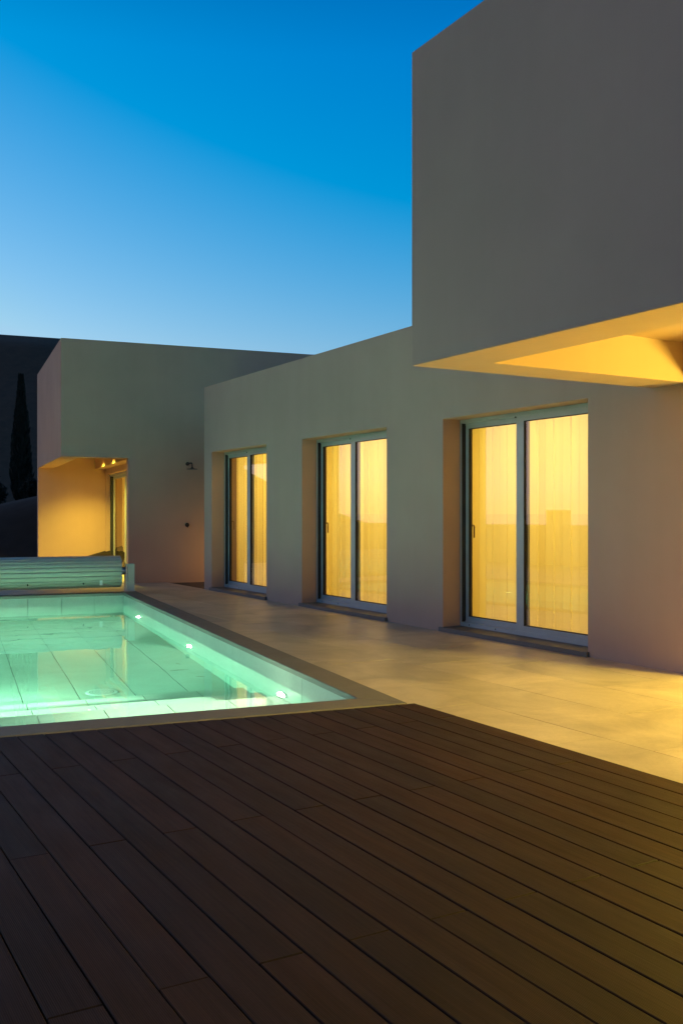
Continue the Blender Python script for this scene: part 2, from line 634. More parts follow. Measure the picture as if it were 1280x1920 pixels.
def pool():
    o = struct('pool', MB)
    # concrete shell behind the panels
    obj('shell', solid('shell', [PX0 - 0.24, PX0 - 0.045, PX1 + 0.045, PX1 + 0.24], [PY0 - 0.24, PY0 - 0.045, PY1 + 0.045, PY1 + 0.24], [ZF - 0.3, ZF - 0.045, -0.05],
                       lambda x, y, z: not (PX0 - 0.045 < x < PX1 + 0.045 and PY0 - 0.045 < y < PY1 + 0.045 and z > ZF - 0.045)), M['grout'], o)
    T, g, W = 0.04, 0.0032, 0.515
    xj = [PX1 + 0.005]
    x = -0.702
    while x > PX0 + 0.1:
        xj.append(x); x -= W
    xj.append(PX0)
    for x1, x0 in zip(xj, xj[1:]):
        obj('floor_panel', boxm('floor_panel', x0 + g, x1 - g, 2.4, PY1 - 0.001, ZF - T, ZF + random.uniform(-.001, .001), 0.002), M['tile'], o)
        obj('wall_panel', boxm('wall_panel', x0 + g * .7, x1 - g * .7, PY1, PY1 + T, ZF - T, -0.032, 0.0015), M['tile'], o)
        obj('wall_panel', boxm('wall_panel', x0 + g * .7, x1 - g * .7, PY0 - T, PY0, ZF - T, -0.032, 0.0015), M['tile'], o)
        # three broad steps along the near end
        for zt, yn in ((-1.28, 3.12), (-0.98, 2.53), (-0.69, 2.02)):
            obj('step_panel', boxm('step_panel', x0 + g, x1 - g, PY0 + 0.001, yn, zt - 0.295, zt, 0.004), M['tile'], o)
    ys = [PY0, 1.42, 3.48, 5.54, 7.60, PY1]
    for y0, y1 in zip(ys, ys[1:]):
        obj('wall_panel', boxm('wall_panel', PX1, PX1 + T, y0 + g * .7, y1 - g * .7, ZF - T, -0.032, 0.0015), M['tile'], o)
        obj('wall_panel', boxm('wall_panel', PX0 - T, PX0, y0 + g * .7, y1 - g * .7, ZF - T, -0.032, 0.0015), M['tile'], o)
    # coping stones
    th = 0.044
    def cop(poly):
        cx = sum(p[0] for p in poly) / len(poly); cyy = sum(p[1] for p in poly) / len(poly)
        obj('coping_stone', prism('coping_stone', [poly], ZC - th, ZC, cx, cyy, 0.004), M['coping'], o, Matrix.Translation((cx, cyy, 0)))
    e = 0.0012
    cuts = [0, 2.2, 4.4, 6.6, 8.8, PY1 + CW]
    ov = 0.004
    for y0, y1 in zip(cuts, cuts[1:]):
        a0 = y0 if y0 else 0.0
        if y0 == 0:
            cop([(0, 0), (0, y1 - e), (PX1 - ov, y1 - e), (PX1 - ov, PY0 + ov)])
            cop([(PX0 - CW, 0), (PX0 + ov, PY0 + ov), (PX0 + ov, y1 - e), (PX0 - CW, y1 - e)])
        else:
            cop([(PX1 - ov, y0 + e), (0, y0 + e), (0, y1 - e), (PX1 - ov, y1 - e)])
            cop([(PX0 - CW, y0 + e), (PX0 + ov, y0 + e), (PX0 + ov, y1 - e), (PX0 - CW, y1 - e)])
    xs = [PX0 - CW, -2.9, 0]
    cop([(PX0 - CW + 0.002, 0), (-2.62 - e, 0), (-2.62 - e, PY0 + ov), (PX0 + ov + 0.002, PY0 + ov)])
    cop([(-2.62 + e, 0), (-0.002, 0), (PX1 - ov - 0.002, PY0 + ov), (-2.62 + e, PY0 + ov)])
    for x0, x1 in ((PX0 + ov, -2.6), (-2.6, PX1 - ov)):
        cop([(x0 + e, PY1 - ov), (x1 - e, PY1 - ov), (x1 - e, PY1 + CW), (x0 + e, PY1 + CW)])
    # water
    w = obj('water', boxm('water', PX0 - 0.02, PX1 + 0.02, PY0 - 0.02, PY1 + 0.02, ZF - 0.12, ZW), M['water'], None, MB)
    w['kind'] = 'structure'
    return o


pool()


# wall lamps in the pool
def pool_lamp(y, z, label, left=False, power=900, tilt=0.7, cone=146):
    t = thing('pool_lamp', label, 'pool lamp', MB @ Matrix.Translation((PX0 if left else PX1, y, z)) @ Matrix.Rotation(R(90 if left else -90), 4, 'Y'), 'underwater lamps along the pool wall')
    bm = bmesh.new()
    prof = [(0.105, 0.0), (0.105, 0.010), (0.098, 0.016), (0.080, 0.016), (0.076, 0.010)]
    n = 24
    rings = [[bm.verts.new((r * math.cos(2 * math.pi * k / n), r * math.sin(2 * math.pi * k / n), zz)) for k in range(n)] for r, zz in prof]
    for a, b in zip(rings, rings[1:]):
        for k in range(n):
            bm.faces.new((a[k], a[(k + 1) % n], b[(k + 1) % n], b[k]))
    obj('ring', to_mesh('ring', bm), M['white'], t)
    bm = bmesh.new()
    prev = None
    for r, zz in ((0.076, 0.009), (0.070, 0.026), (0.050, 0.042), (0.024, 0.048)):
        cur = [bm.verts.new((r * math.cos(2 * math.pi * k / n), r * math.sin(2 * math.pi * k / n), zz)) for k in range(n)]
        if prev:
            for k in range(n):
                bm.faces.new((prev[k], prev[(k + 1) % n], cur[(k + 1) % n], cur[k]))
        prev = cur
    bm.faces.new(prev)
    obj('lens', to_mesh('lens', bm), M['poollens'], t)
    l = bpy.data.lights.new('lamp_beam', 'SPOT')
    l.energy = power; l.color = (0.86, 1.0, 0.68); l.spot_size = R(cone); l.spot_blend = 1.0; l.shadow_soft_size = 0.05
    s = bpy.data.objects.new('lamp_beam', l); C.objects.link(s); s.parent = t
    s.matrix_local = Matrix.Translation((0, 0, 0.075)) @ Vector((-tilt if left else tilt, 0, -1)).to_track_quat('Z', 'Y').to_matrix().to_4x4()


pool_lamp(8.51, -0.75, 'small lit underwater lamp nearest the cover roller')
pool_lamp(5.24, -0.73, 'lit underwater lamp in the middle of the pool side wall')
pool_lamp(1.892, -0.52, 'brightest underwater lamp, nearest the wooden deck, above the pool steps', False, 3000, 0.12, 120)


for _y, _w, _t in ((8.51, 'far', 0.7), (5.24, 'middle', 0.7), (2.75, 'near', 0.35)):
    pool_lamp(_y, -0.70, 'lit underwater lamp in the left pool wall, the %s one of that side' % _w, True, 850, _t)


# drain grille on the floor
def drain():
    t = thing('pool_drain', 'round white drain grille on the pool floor', 'drain', MB @ Matrix.Translation((-1.50, 3.70, ZF + 0.002)))
    n = 32
    bm = bmesh.new()
    prof = [(0.155, 0.0), (0.150, 0.010), (0.12, 0.016), (0.0, 0.020)]
    rings = [[bm.verts.new((r * math.cos(2 * math.pi * k / n), r * math.sin(2 * math.pi * k / n), z)) for k in range(n)] for r, z in prof[:-1]]
    for a, b in zip(rings, rings[1:]):
        for k in range(n):
            bm.faces.new((a[k], a[(k + 1) % n], b[(k + 1) % n], b[k]))
    bm.faces.new(rings[-1])
    obj('plate', to_mesh('plate', bm), M['white'], t)
    bm = bmesh.new()
    for ring, cnt in ((0.03, 6), (0.06, 12), (0.09, 18), (0.115, 24)):
        for k in range(cnt):
            a0, a1 = 2 * math.pi * (k + 0.15) / cnt, 2 * math.pi * (k + 0.72) / cnt
            v = [bm.verts.new((r * math.cos(a), r * math.sin(a), 0.0175)) for r, a in ((ring - .008, a0), (ring + .008, a0), (ring + .008, a1), (ring - .008, a1))]
            bm.faces.new(v)
    s = obj('slots', to_mesh('slots', bm), M['grout'], t)
    s['kind'] = 'stuff'


drain()


# fallen twigs on the pool floor
def twig(x, y, rz, ln, label):
    bm = bmesh.new()
    tube(bm, [(-ln / 2, 0, 0.006), (-ln * .1, ln * .04, 0.008), (ln * .2, ln * .02, 0.006), (ln / 2, -ln * .05, 0.006)], [0.003, 0.005, 0.004, 0.002], 6)
    o = obj('twig', to_mesh('twig', bm), M['bark'], None, MB @ Matrix.Translation((x, y, ZF)) @ Matrix.Rotation(rz, 4, 'Z'))
    tag(o, label, 'twig', 'twigs sunk on the pool floor')


twig(-0.55, 4.55, 0.05, 0.20, 'longest dark twig lying on the pool floor')
twig(-0.47, 4.95, 1.9, 0.10, 'short dark twig beside the pool side wall')
twig(-0.42, 4.12, 2.4, 0.11, 'dark twig on the pool floor nearest the steps')


# ------------------------------------------------------------------ cover roller
def roller():
    yc, zc, rad = 10.33, 0.335, 0.255
    xr, xl = -0.24, PX0 - 0.08
    t = thing('pool_cover_roller', 'rolled slatted pool cover on a drum across the far pool end', 'pool cover', MB @ Matrix.Translation((0, yc, ZC)))
    zc -= ZC
    n = 20
    step = 2 * math.pi / n
    # one slat: shallow arched bar along x
    wv = 2 * rad * math.tan(step / 2) * 0.865
    prof = [(-wv / 2, -0.012), (-wv * .49, -0.003), (-wv * .42, 0.0045), (-wv * .2, 0.0085), (wv * .2, 0.0085), (wv * .42, 0.0045), (wv * .49, -0.003), (wv / 2, -0.012)]
    bm = bmesh.new()
    a = [bm.verts.new((xl, u, w)) for u, w in prof]
    b = [bm.verts.new((xr, u, w)) for u, w in prof]
    for i in range(len(prof)):
        bm.faces.new((a[i - 1], a[i], b[i], b[i - 1]))
    bm.faces.new(a[::-1]); bm.faces.new(b)
    me = to_mesh('slat', bm)
    for k in range(n):
        ang = k * step + 0.07
        rr = rad + 0.0015 * math.sin(k * 1.7) + (0.010 if 17 <= k <= 19 else 0)
        m = Matrix.Translation((random.uniform(-.004, .004), 0, zc)) @ Matrix.Rotation(ang, 4, 'X') @ Matrix.Translation((0, 0, rr - 0.006))
        obj('slat', me, M['slatpvc'], t, m)
    bm = bmesh.new()
    tube(bm, [(xl + 0.01, 0, zc), (xr - 0.012, 0, zc)], rad - 0.022, 48)
    obj('drum', to_mesh('drum', bm), M['gasket'], t)
    bm = bmesh.new()
    tube(bm, [(xl - 0.10, 0, zc + 0.01), (-0.12, 0, zc + 0.01)], 0.062, 24)
    obj('shaft', to_mesh('shaft', bm), M['steel'], t, smooth=False)
    for px, in ((-0.085,), (xl - 0.13,)):
        p = obj('post', boxm('post', px - 0.045, px + 0.062, -0.13, 0.07, 0.0, 0.455, 0.006, 2), M['postgrey'], t)
        obj('post_edge', boxm('post_edge', px - 0.078, px - 0.047, -0.10, 0.06, 0.0, 0.46, 0.003), M['steel'], p)
        obj('base_plate', boxm('base_plate', px - 0.09, px + 0.075, -0.145, 0.085, 0.0005, 0.010, 0.002), M['steel'], p)
    # locking clip and studs at the free edge of the cover
    d = obj('clip', boxm('clip', -0.60, -0.555, -rad - 0.022, -rad - 0.004, zc - 0.205, zc - 0.125, 0.003), M['white'], t, None)
    d.location = (0, 0.06, 0)
    for x in (-1.72, -0.86, -2.9):
        bm = bmesh.new()
        tube(bm, [(x, -0.200, zc - 0.165), (x, -0.225, zc - 0.175)], 0.012, 10)
        obj('stud', to_mesh('stud', bm), M['gasket'], t)


roller()


# ------------------------------------------------------------------ house
OPEN = [(0.333, 2.46), (3.60, 5.78), (6.925, 9.13), (10.46, 14.3)]
ZO, ZTOP = 2.345, 3.480
XE = 17.0
WALL_T = 0.40
OV_X, OV_Y, OV_Z0, OV_Z1, CEIL = 9.872, -2.437, 2.353, 4.588, 2.672
WARM = (1.0, 0.69, 0.105)


def warm_area(name, parent, loc, sx, sy, watts, col=WARM):
    l = bpy.data.lights.new(name, 'AREA')
    l.shape = 'RECTANGLE'; l.size = sx; l.size_y = sy
    l.energy = watts; l.color = col
    o = bpy.data.objects.new(name, l)
    C.objects.link(o)
    o.parent = parent
    o.location = loc
    return o


def sliding_door(house, x0, x1, deep=0.235, slid_open=False):
    """aluminium frame with a front (right) and a rear (left) sash"""
    w, fz0 = 0.045, 0.05
    xm = x0 + 0.94 * (x1 - x0) / 2.205            # left edge of the meeting stile
    y = deep
    def ring(bm, a0, a1, b0, b1, y0, y1, wl, wr, wt, wb):
        add_box(bm, a0, a0 + wl, y0, y1, b0, b1)
        add_box(bm, a1 - wr, a1, y0, y1, b0, b1)
        add_box(bm, a0 + wl, a1 - wr, y0, y1, b1 - wt, b1)
        add_box(bm, a0 + wl, a1 - wr, y0, y1, b0, b0 + wb)
    bm = bmesh.new()
    ring(bm, x0 + 0.001, x1 - 0.001, fz0, ZO - 0.001, y, y + 0.105, 0.022, 0.045, 0.040, 0.045)
    # raised middle rib of the two-track head and sill
    add_box(bm, x0 + 0.036, x1 - 0.047, y + 0.046, y + 0.050, fz0 + 0.045, fz0 + 0.062)
    add_box(bm, x0 + 0.036, x1 - 0.047, y + 0.046, y + 0.050, ZO - 0.060, ZO - 0.041)
    door = obj('sliding_door', to_mesh('door_frame', bm), M['alu'], house)
    # black strip for the brush and the painted-in shade of the jamb channel
    obj('brush_shade_strip', boxm('brush_shade_strip', x0 + 0.0235, x0 + 0.0345, y + 0.007, y + 0.10, fz0 + 0.046, ZO - 0.042), M['gasket'], door)
    for side, (a0, a1, b0, b1, yy, wl, wr) in () if slid_open else (('front', (xm, x1 - 0.046, fz0 + 0.040, ZO - 0.036, y + 0.008, 0.115, 0.07)),
                                               ('rear', (x0 + 0.036, xm + 0.115, fz0 + 0.0455, ZO - 0.0415, y + 0.052, 0.052, 0.10))):
        bm = bmesh.new()
        ring(bm, a0, a1, b0, b1, yy, yy + 0.036, wl, wr, 0.058, 0.060)
        s = obj('sash', to_mesh('sash', bm, 0.0015), M['alu'], door)
        g0, g1, h0, h1 = a0 + wl, a1 - wr, b0 + 0.060, b1 - 0.058
        bm = bmesh.new()
        ring(bm, g0 + .0003, g1 - .0003, h0 + .0003, h1 - .0003, yy - 0.001, yy + 0.037, 0.007, 0.007, 0.007, 0.007)
        obj('gasket', to_mesh('gasket', bm), M['gasket'], door)
        obj('pane', boxm('pane', g0 + 0.006, g1 - 0.006, yy + 0.014, yy + 0.022, h0 + 0.006, h1 - 0.006), M['glass'], door)
        # spacer bar at the edge of the double glazing
        bm = bmesh.new()
        add_box(bm, g0 + 0.020, g0 + 0.0235, yy + 0.024, yy + 0.034, h0 + 0.008, h1 - 0.008)
        obj('spacer', to_mesh('spacer', bm), M['gasket'], door)
    if slid_open:
        obj('sill', boxm('sill', x0 + 0.0005, x1 - 0.0005, -0.035, deep + 0.10, 0.0005, 0.0485, 0.003), M['sill'], door)
        return door
    # inside lever of the rear sash
    bm = bmesh.new()
    hx, hy = x0 + 0.062, y + 0.088
    pts = [(hx, hy, 1.165), (hx, hy + 0.045, 1.168)] + [(hx, hy + 0.045 + 0.016 * math.sin(a), 1.152 + 0.016 * math.cos(a)) for a in (0.5, 1.0, 1.57)] + [(hx, hy + 0.061, 1.06), (hx, hy + 0.060, 1.03)]
    tube(bm, pts, 0.0095, 10)
    add_box(bm, hx - 0.014, hx + 0.014, hy - 0.0005, hy + 0.007, 1.10, 1.22)
    obj('handle', to_mesh('handle', bm), M['handle'], door)
    # screw heads on the sill profile
    for k in (0.12, 0.45):
        bm = bmesh.new()
        tube(bm, [(x0 + k * (x1 - x0) * 0.62, y - 0.001, fz0 + 0.022), (x0 + k * (x1 - x0) * 0.62, y + 0.001, fz0 + 0.022)], 0.0085, 10)
        obj('screw', to_mesh('screw', bm), M['gasket'], door)
    bm = bmesh.new()
    add_box(bm, xm - 0.018, xm + 0.002, y + 0.001, y + 0.02, ZO - 0.055, ZO - 0.035)
    obj('stop', to_mesh('stop', bm), M['gasket'], door)
    # threshold stone
    obj('sill', boxm('sill', x0 - 0.04, x1 + 0.02, -0.035, -0.0005, 0.0005, 0.047, 0.004, 2), M['sill'], door)
    obj('sill', boxm('sill', x0 + 0.0005, x1 - 0.0005, 0.0, deep + 0.10, 0.0005, 0.0485, 0.0), M['sill'], door)
    return door


def house():
    t = thing('house', 'white single storey house with three lit sliding doors and an overhanging upper box', 'house', MA)
    xs = [0.0] + [v for p in OPEN for v in p] + [XE]
    inside = lambda x, y, z: not (z < ZO and any(a < x < b for a, b in OPEN))
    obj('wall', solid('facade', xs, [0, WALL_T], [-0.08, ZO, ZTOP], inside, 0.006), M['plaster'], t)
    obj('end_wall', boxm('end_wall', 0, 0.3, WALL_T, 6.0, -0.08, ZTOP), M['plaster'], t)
    for x in (2.95, 6.28, 9.95, 16.7):
        obj('partition', boxm('partition', x, x + 0.15, WALL_T, 4.0, -0.05, 2.70), M['plaster_room'], t)
    obj('back_wall', boxm('back_wall', 0.3, XE, 4.0, 4.2, -0.05, 2.70), M['plaster_room'], t)
    obj('room_floor', boxm('room_floor', 0.3, XE, WALL_T, 4.0, -0.08, 0.045), M['terrace'], t)
    obj('roof', boxm('roof', 0.3, XE, WALL_T, 6.0, 2.70, ZTOP - 0.15), M['roof'], t)
    xs = [OV_X, OV_X + 0.395, 16.4, XE]
    ys = [OV_Y, OV_Y + 0.42, -0.001, 5.6]
    zs = [OV_Z0, CEIL, 3.3, OV_Z1]
    # box of the upper floor: a deep rim hangs below the porch ceiling; over the house it sits on the roof
    def over(x, y, z):
        if y > 0: return z > 3.3 + 0.2
        if z < CEIL: return x < OV_X + 0.395 or x > 16.4 or y < OV_Y + 0.42
        return True
    zs = [OV_Z0, CEIL, ZTOP + 0.002, OV_Z1]
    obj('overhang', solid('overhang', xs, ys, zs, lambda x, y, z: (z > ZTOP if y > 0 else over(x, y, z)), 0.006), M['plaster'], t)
    for i, (a, b) in enumerate(OPEN):
        sliding_door(t, a, b, slid_open=(i == 3))
    # recessed ceiling lights of the rooms
    for i, (a, b) in enumerate(OPEN):
        xc = (a + b) / 2
        if i < 3:
            f = obj('ceiling_light', boxm('ceiling_light', -0.9, 0.9, -0.5, 0.5, 0.0, 0.018, 0.003), M['white'], t, Matrix.Translation((xc, 1.75, 2.68)))
            warm_area('room_light', f, (0, 0, -0.004), 1.7, 0.9, (112, 112, 114)[i])
        else:
            f = obj('ceiling_light', boxm('ceiling_light', -1.3, 1.3, -0.5, 0.5, 0.0, 0.018, 0.003), M['white'], t, Matrix.Translation((xc - 0.2, 1.6, 2.68)))
            warm_area('room_light', f, (0, 0, -0.004), 2.5, 0.9, 240)
    return t


house()


# globe floor lamp in the room under the overhang; its light falls out across the terrace
def floor_lamp():
    t = thing('floor_lamp', 'lit globe floor lamp inside the room under the overhang', 'lamp', MA @ Matrix.Translation((13.7, 1.25, 0.045)))
    bm = bmesh.new()
    tube(bm, [(0, 0, 0), (0, 0, 0.02), (0, 0, 0.03)], [0.16, 0.16, 0.03], 28)
    obj('base', to_mesh('base', bm), M['bronze'], t)
    bm = bmesh.new()
    tube(bm, [(0, 0, 0.025), (0, 0, 1.07)], 0.012, 10)
    obj('pole', to_mesh('pole', bm), M['bronze'], t)
    bm = bmesh.new()
    bmesh.ops.create_uvsphere(bm, u_segments=28, v_segments=16, radius=0.28, matrix=Matrix.Translation((0, 0, 1.345)))
    obj('globe', to_mesh('globe', bm), M['globe'], t, smooth=True)


floor_lamp()


# vertical blinds behind the three doors
def blind(x0, x1, label):
    t = thing('vertical_blind', label, 'blind', MA @ Matrix.Translation((x0, 0.47, 0.05)), 'lit vertical blinds behind the sliding doors')
    w = 0.127
    bm = bmesh.new()
    n = 5
    prof = [(-w / 2 + w * k / n, 0.006 * (1 - (2 * k / n - 1) ** 2)) for k in range(n + 1)]
    a = [bm.verts.new((x, y, 0.015)) for x, y in prof]
    b = [bm.verts.new((x, y, 2.50)) for x, y in prof]
    for i in range(n):
        bm.faces.new((a[i], a[i + 1], b[i + 1], b[i]))
    me = bpy.data.meshes.new('slat'); bm.to_mesh(me); bm.free()
    me.polygons.foreach_set('use_smooth', [True] * len(me.polygons))
    x = x0 - 0.02
    k = 0
    while x < x1 + 0.06:
        obj('slat', me, M['fabric'], t, Matrix.Translation((x - x0, 0.006 * (k % 2) + random.uniform(-.003, .003), 0)) @ Matrix.Rotation(R(-4 + random.uniform(-3, 3)), 4, 'Z'))
        x += 0.121
        k += 1
    obj('head_rail', boxm('head_rail', -0.04, x1 - x0 + 0.05, -0.02, 0.03, 2.505, 2.545, 0.002), M['white'], t)


blind(*OPEN[0], 'lit cream vertical blind behind the smallest door, nearest the outdoor shower')
blind(*OPEN[1], 'lit cream vertical blind behind the middle sliding door')
blind(*OPEN[2], 'lit cream vertical blind behind the largest door, beside the overhanging box')


# ------------------------------------------------------------------ pavilion
def pavilion():
    t = thing('pavilion', 'tall flat roofed block with a lit open corner porch behind the pool', 'building', MB)
    yf, yb, xl, zt, zs = 12.21, 17.01, -0.99, 4.495, 2.338
    xj, xw = 0.22, 0.515
    xs = [xl, xl + 0.34, xj, 0.275, xw, 0.75, 9.0]
    ys = [yf, yf + 0.20, yf + 0.33, 13.1, 16.97, yb, 17.22, 20.0]
    zs_ = [-0.08, 2.21, zs, 2.66, zt]

    def inside(x, y, z):
        if x < xw and y < yb:                     # over the porch
            if z < zs:
                return x > xj and y < yf + 0.2    # pier of the front wall
            if z < 2.66:                          # rim round the raised porch ceiling
                return x < xl + 0.34 or y < yf + 0.33 or x > 0.275
            return True
        if y > yb:
            return y < 17.22 or x > xw
        if xw < x < 0.75:                         # side wall of the porch with its glass door
            return not (13.1 < y < 16.97 and z < 2.21)
        if y < yf + 0.33: return True
        return z > 2.66
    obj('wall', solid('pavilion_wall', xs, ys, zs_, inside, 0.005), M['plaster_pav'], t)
    obj('porch_floor', boxm('porch_floor', xl + 0.005, 0.75, yf + 0.205, yb - 0.002, -0.07, -0.0005), M['terrace'], t)
    obj('room_end_wall', boxm('room_end_wall', 4.0, 4.2, yf + 0.33, yb, -0.08, 2.66), M['plaster_room'], t)
    # side sliding door
    bm = bmesh.new()
    y0, y1, x = 13.1, 16.97, xw + 0.10
    for a, b in ((y0, y0 + .05), (y1 - .05, y1)):
        add_box(bm, x, x + 0.09, a + 0.001, b - 0.001, 0.0, 2.209)
    add_box(bm, x, x + 0.09, y0 + .05, y1 - .05, 2.16, 2.209)
    add_box(bm, x, x + 0.09, y0 + .05, y1 - .05, 0.0, 0.05)
    d = obj('sliding_door', to_mesh('side_door_frame', bm), M['alu'], t)
    obj('brush_shade_strip', boxm('brush_shade_strip', x - 0.004, x + 0.05, y1 - 0.16, y1 - 0.052, 0.05, 2.16), M['gasket'], d)  # black box puts the shade of the gap beside the frame into colour
    for a, b, xo in ((y0 + .06, y0 + 1.92, 0.012), (y0 + 1.84, y1 - .17, 0.05)):
        bm = bmesh.new()
        for c, e in ((a, a + .06), (b - .06, b)):
            add_box(bm, x + xo, x + xo + .035, c, e, 0.051, 2.159)
        add_box(bm, x + xo, x + xo + .035, a + .06, b - .06, 2.10, 2.159)
        add_box(bm, x + xo, x + xo + .035, a + .06, b - .06, 0.051, 0.11)
        obj('sash', to_mesh('sash', bm), M['alu'], d)
        obj('pane', boxm('pane', x + xo + .014, x + xo + .022, a + .06, b - .06, 0.11, 2.10), M['glass'], d)
    f = obj('ceiling_light', boxm('ceiling_light', -0.15, 0.15, -0.9, 0.9, 0, 0.018, 0.003), M['white'], t, Matrix.Translation((1.7, 15.0, 2.64)))
    warm_area('room_light', f, (0, 0, -0.004), 0.25, 1.7, 300, (1.0, 0.76, 0.11))
    # two downlights close to the inner face of the rim, more along the porch
    for (lx, ly, en) in ((-0.05, 15.68, 640), (-0.05, 14.28, 640)):
        bm = bmesh.new()
        tube(bm, [(0, 0, 0), (0, 0, 0.012)], 0.05, 20)
        g = obj('downlight', to_mesh('downlight', bm), M['white'], t, Matrix.Translation((lx, ly, 2.648)))
        bm = bmesh.new()
        tube(bm, [(0, 0, -0.004), (0, 0, -0.001)], 0.036, 20)
        obj('lens', to_mesh('downlight_lens', bm), M['downlight'], g)
        l = bpy.data.lights.new('downlight_beam', 'SPOT')
        l.energy = en; l.color = (1.0, 0.85, 0.09); l.spot_size = R(118); l.spot_blend = 0.8; l.shadow_soft_size = 0.035
        s = bpy.data.objects.new('downlight_beam', l); C.objects.link(s); s.parent = g; s.location = (0, 0, -0.01)


pavilion()


def porch_curtain():
    t = thing('curtain', 'lit yellow curtain behind the glass door of the pavilion porch', 'curtain', MB @ Matrix.Translation((0.92, 15.0, 0.02)))
    bm = bmesh.new()
    n = 120
    y = [-2.0 + 4.0 * k / n for k in range(n + 1)]
    a = [bm.verts.new((0.025 * math.sin(v * 34) + 0.008 * math.sin(v * 13), v, 0.0)) for v in y]
    b = [bm.verts.new((0.025 * math.sin(v * 34) + 0.008 * math.sin(v * 13), v, 2.40)) for v in y]
    for i in range(n):
        bm.faces.new((a[i], a[i + 1], b[i + 1], b[i]))
    obj('cloth', to_mesh('cloth', bm), M['fabric'], t, smooth=True)
    bm = bmesh.new()
    tube(bm, [(0, -2.05, 2.41), (0, 2.05, 2.41)], 0.012, 8)
    obj('rail', to_mesh('rail', bm), M['steel'], t)


porch_curtain()


# ------------------------------------------------------------------ outdoor shower
def shower():
    x, y = 1.335, 12.21
    t = thing('outdoor_shower', 'slim bronze shower arm with round head on the pavilion wall', 'shower', MB @ Matrix.Translation((x, y, 2.25)))
    bm = bmesh.new()
    tube(bm, [(0, -0.0005, 0), (0, -0.012, 0)], 0.036, 16)
    tube(bm, [(0, -0.012, 0), (0, -0.03, 0)], 0.024, 16)
    obj('rosette', to_mesh('rosette', bm), M['bronze'], t)
    bm = bmesh.new()
    tube(bm, [(0, -0.02, 0), (0, -0.34, 0.0), (0, -0.375, -0.012), (0, -0.39, -0.045), (0, -0.39, -0.10)], 0.013, 10)
    obj('arm', to_mesh('arm', bm), M['bronze'], t)
    bm = bmesh.new()
    tube(bm, [(0, -0.39, -0.085), (0, -0.39, -0.105), (0, -0.39, -0.112), (0, -0.39, -0.122)], [0.022, 0.035, 0.10, 0.10], 24)
    obj('head', to_mesh('head', bm), M['bronze'], t)
    t = thing('shower_tap', 'small bronze shower tap knob low on the pavilion wall', 'tap', MB @ Matrix.Translation((1.33, y, 1.086)))
    bm = bmesh.new()
    tube(bm, [(0, -0.0005, 0), (0, -0.014, 0)], 0.04, 16)
    obj('plate', to_mesh('plate', bm), M['bronze'], t)
    bm = bmesh.new()
    tube(bm, [(0, -0.012, 0), (0, -0.05, 0), (0, -0.07, 0)], [0.016, 0.018, 0.024], 14)
    tube(bm, [(0, -0.055, 0), (0.0, -0.062, -0.055)], [0.009, 0.006], 8)
    obj('knob', to_mesh('knob', bm), M['bronze'], t)


shower()


# low garden lamp in the passage behind the house corner: it rakes the shower wall
def passage_lamp():
    t = thing('bollard_lamp', 'low lit bollard lamp in the passage between house and pavilion', 'lamp', MB @ Matrix.Translation((2.45, 11.38, -0.012)))
    bm = bmesh.new()
    tube(bm, [(0, 0, 0), (0, 0, 0.008), (0, 0, 0.012)], [0.07, 0.07, 0.04], 20)
    obj('base', to_mesh('base', bm), M['bronze'], t)
    bm = bmesh.new()
    tube(bm, [(0, 0, 0.012), (0, 0, 0.50)], 0.032, 16)
    obj('post', to_mesh('post', bm), M['bronze'], t)
    bm = bmesh.new()
    tube(bm, [(0, 0, 0.50), (0, 0, 0.60)], 0.036, 16)
    obj('lens', to_mesh('lens', bm), M['bollard'], t)
    bm = bmesh.new()
    tube(bm, [(0, 0, 0.60), (0, 0, 0.615), (0, 0, 0.625)], [0.037, 0.037, 0.03], 20)
    obj('cap', to_mesh('cap', bm), M['bronze'], t)


passage_lamp()


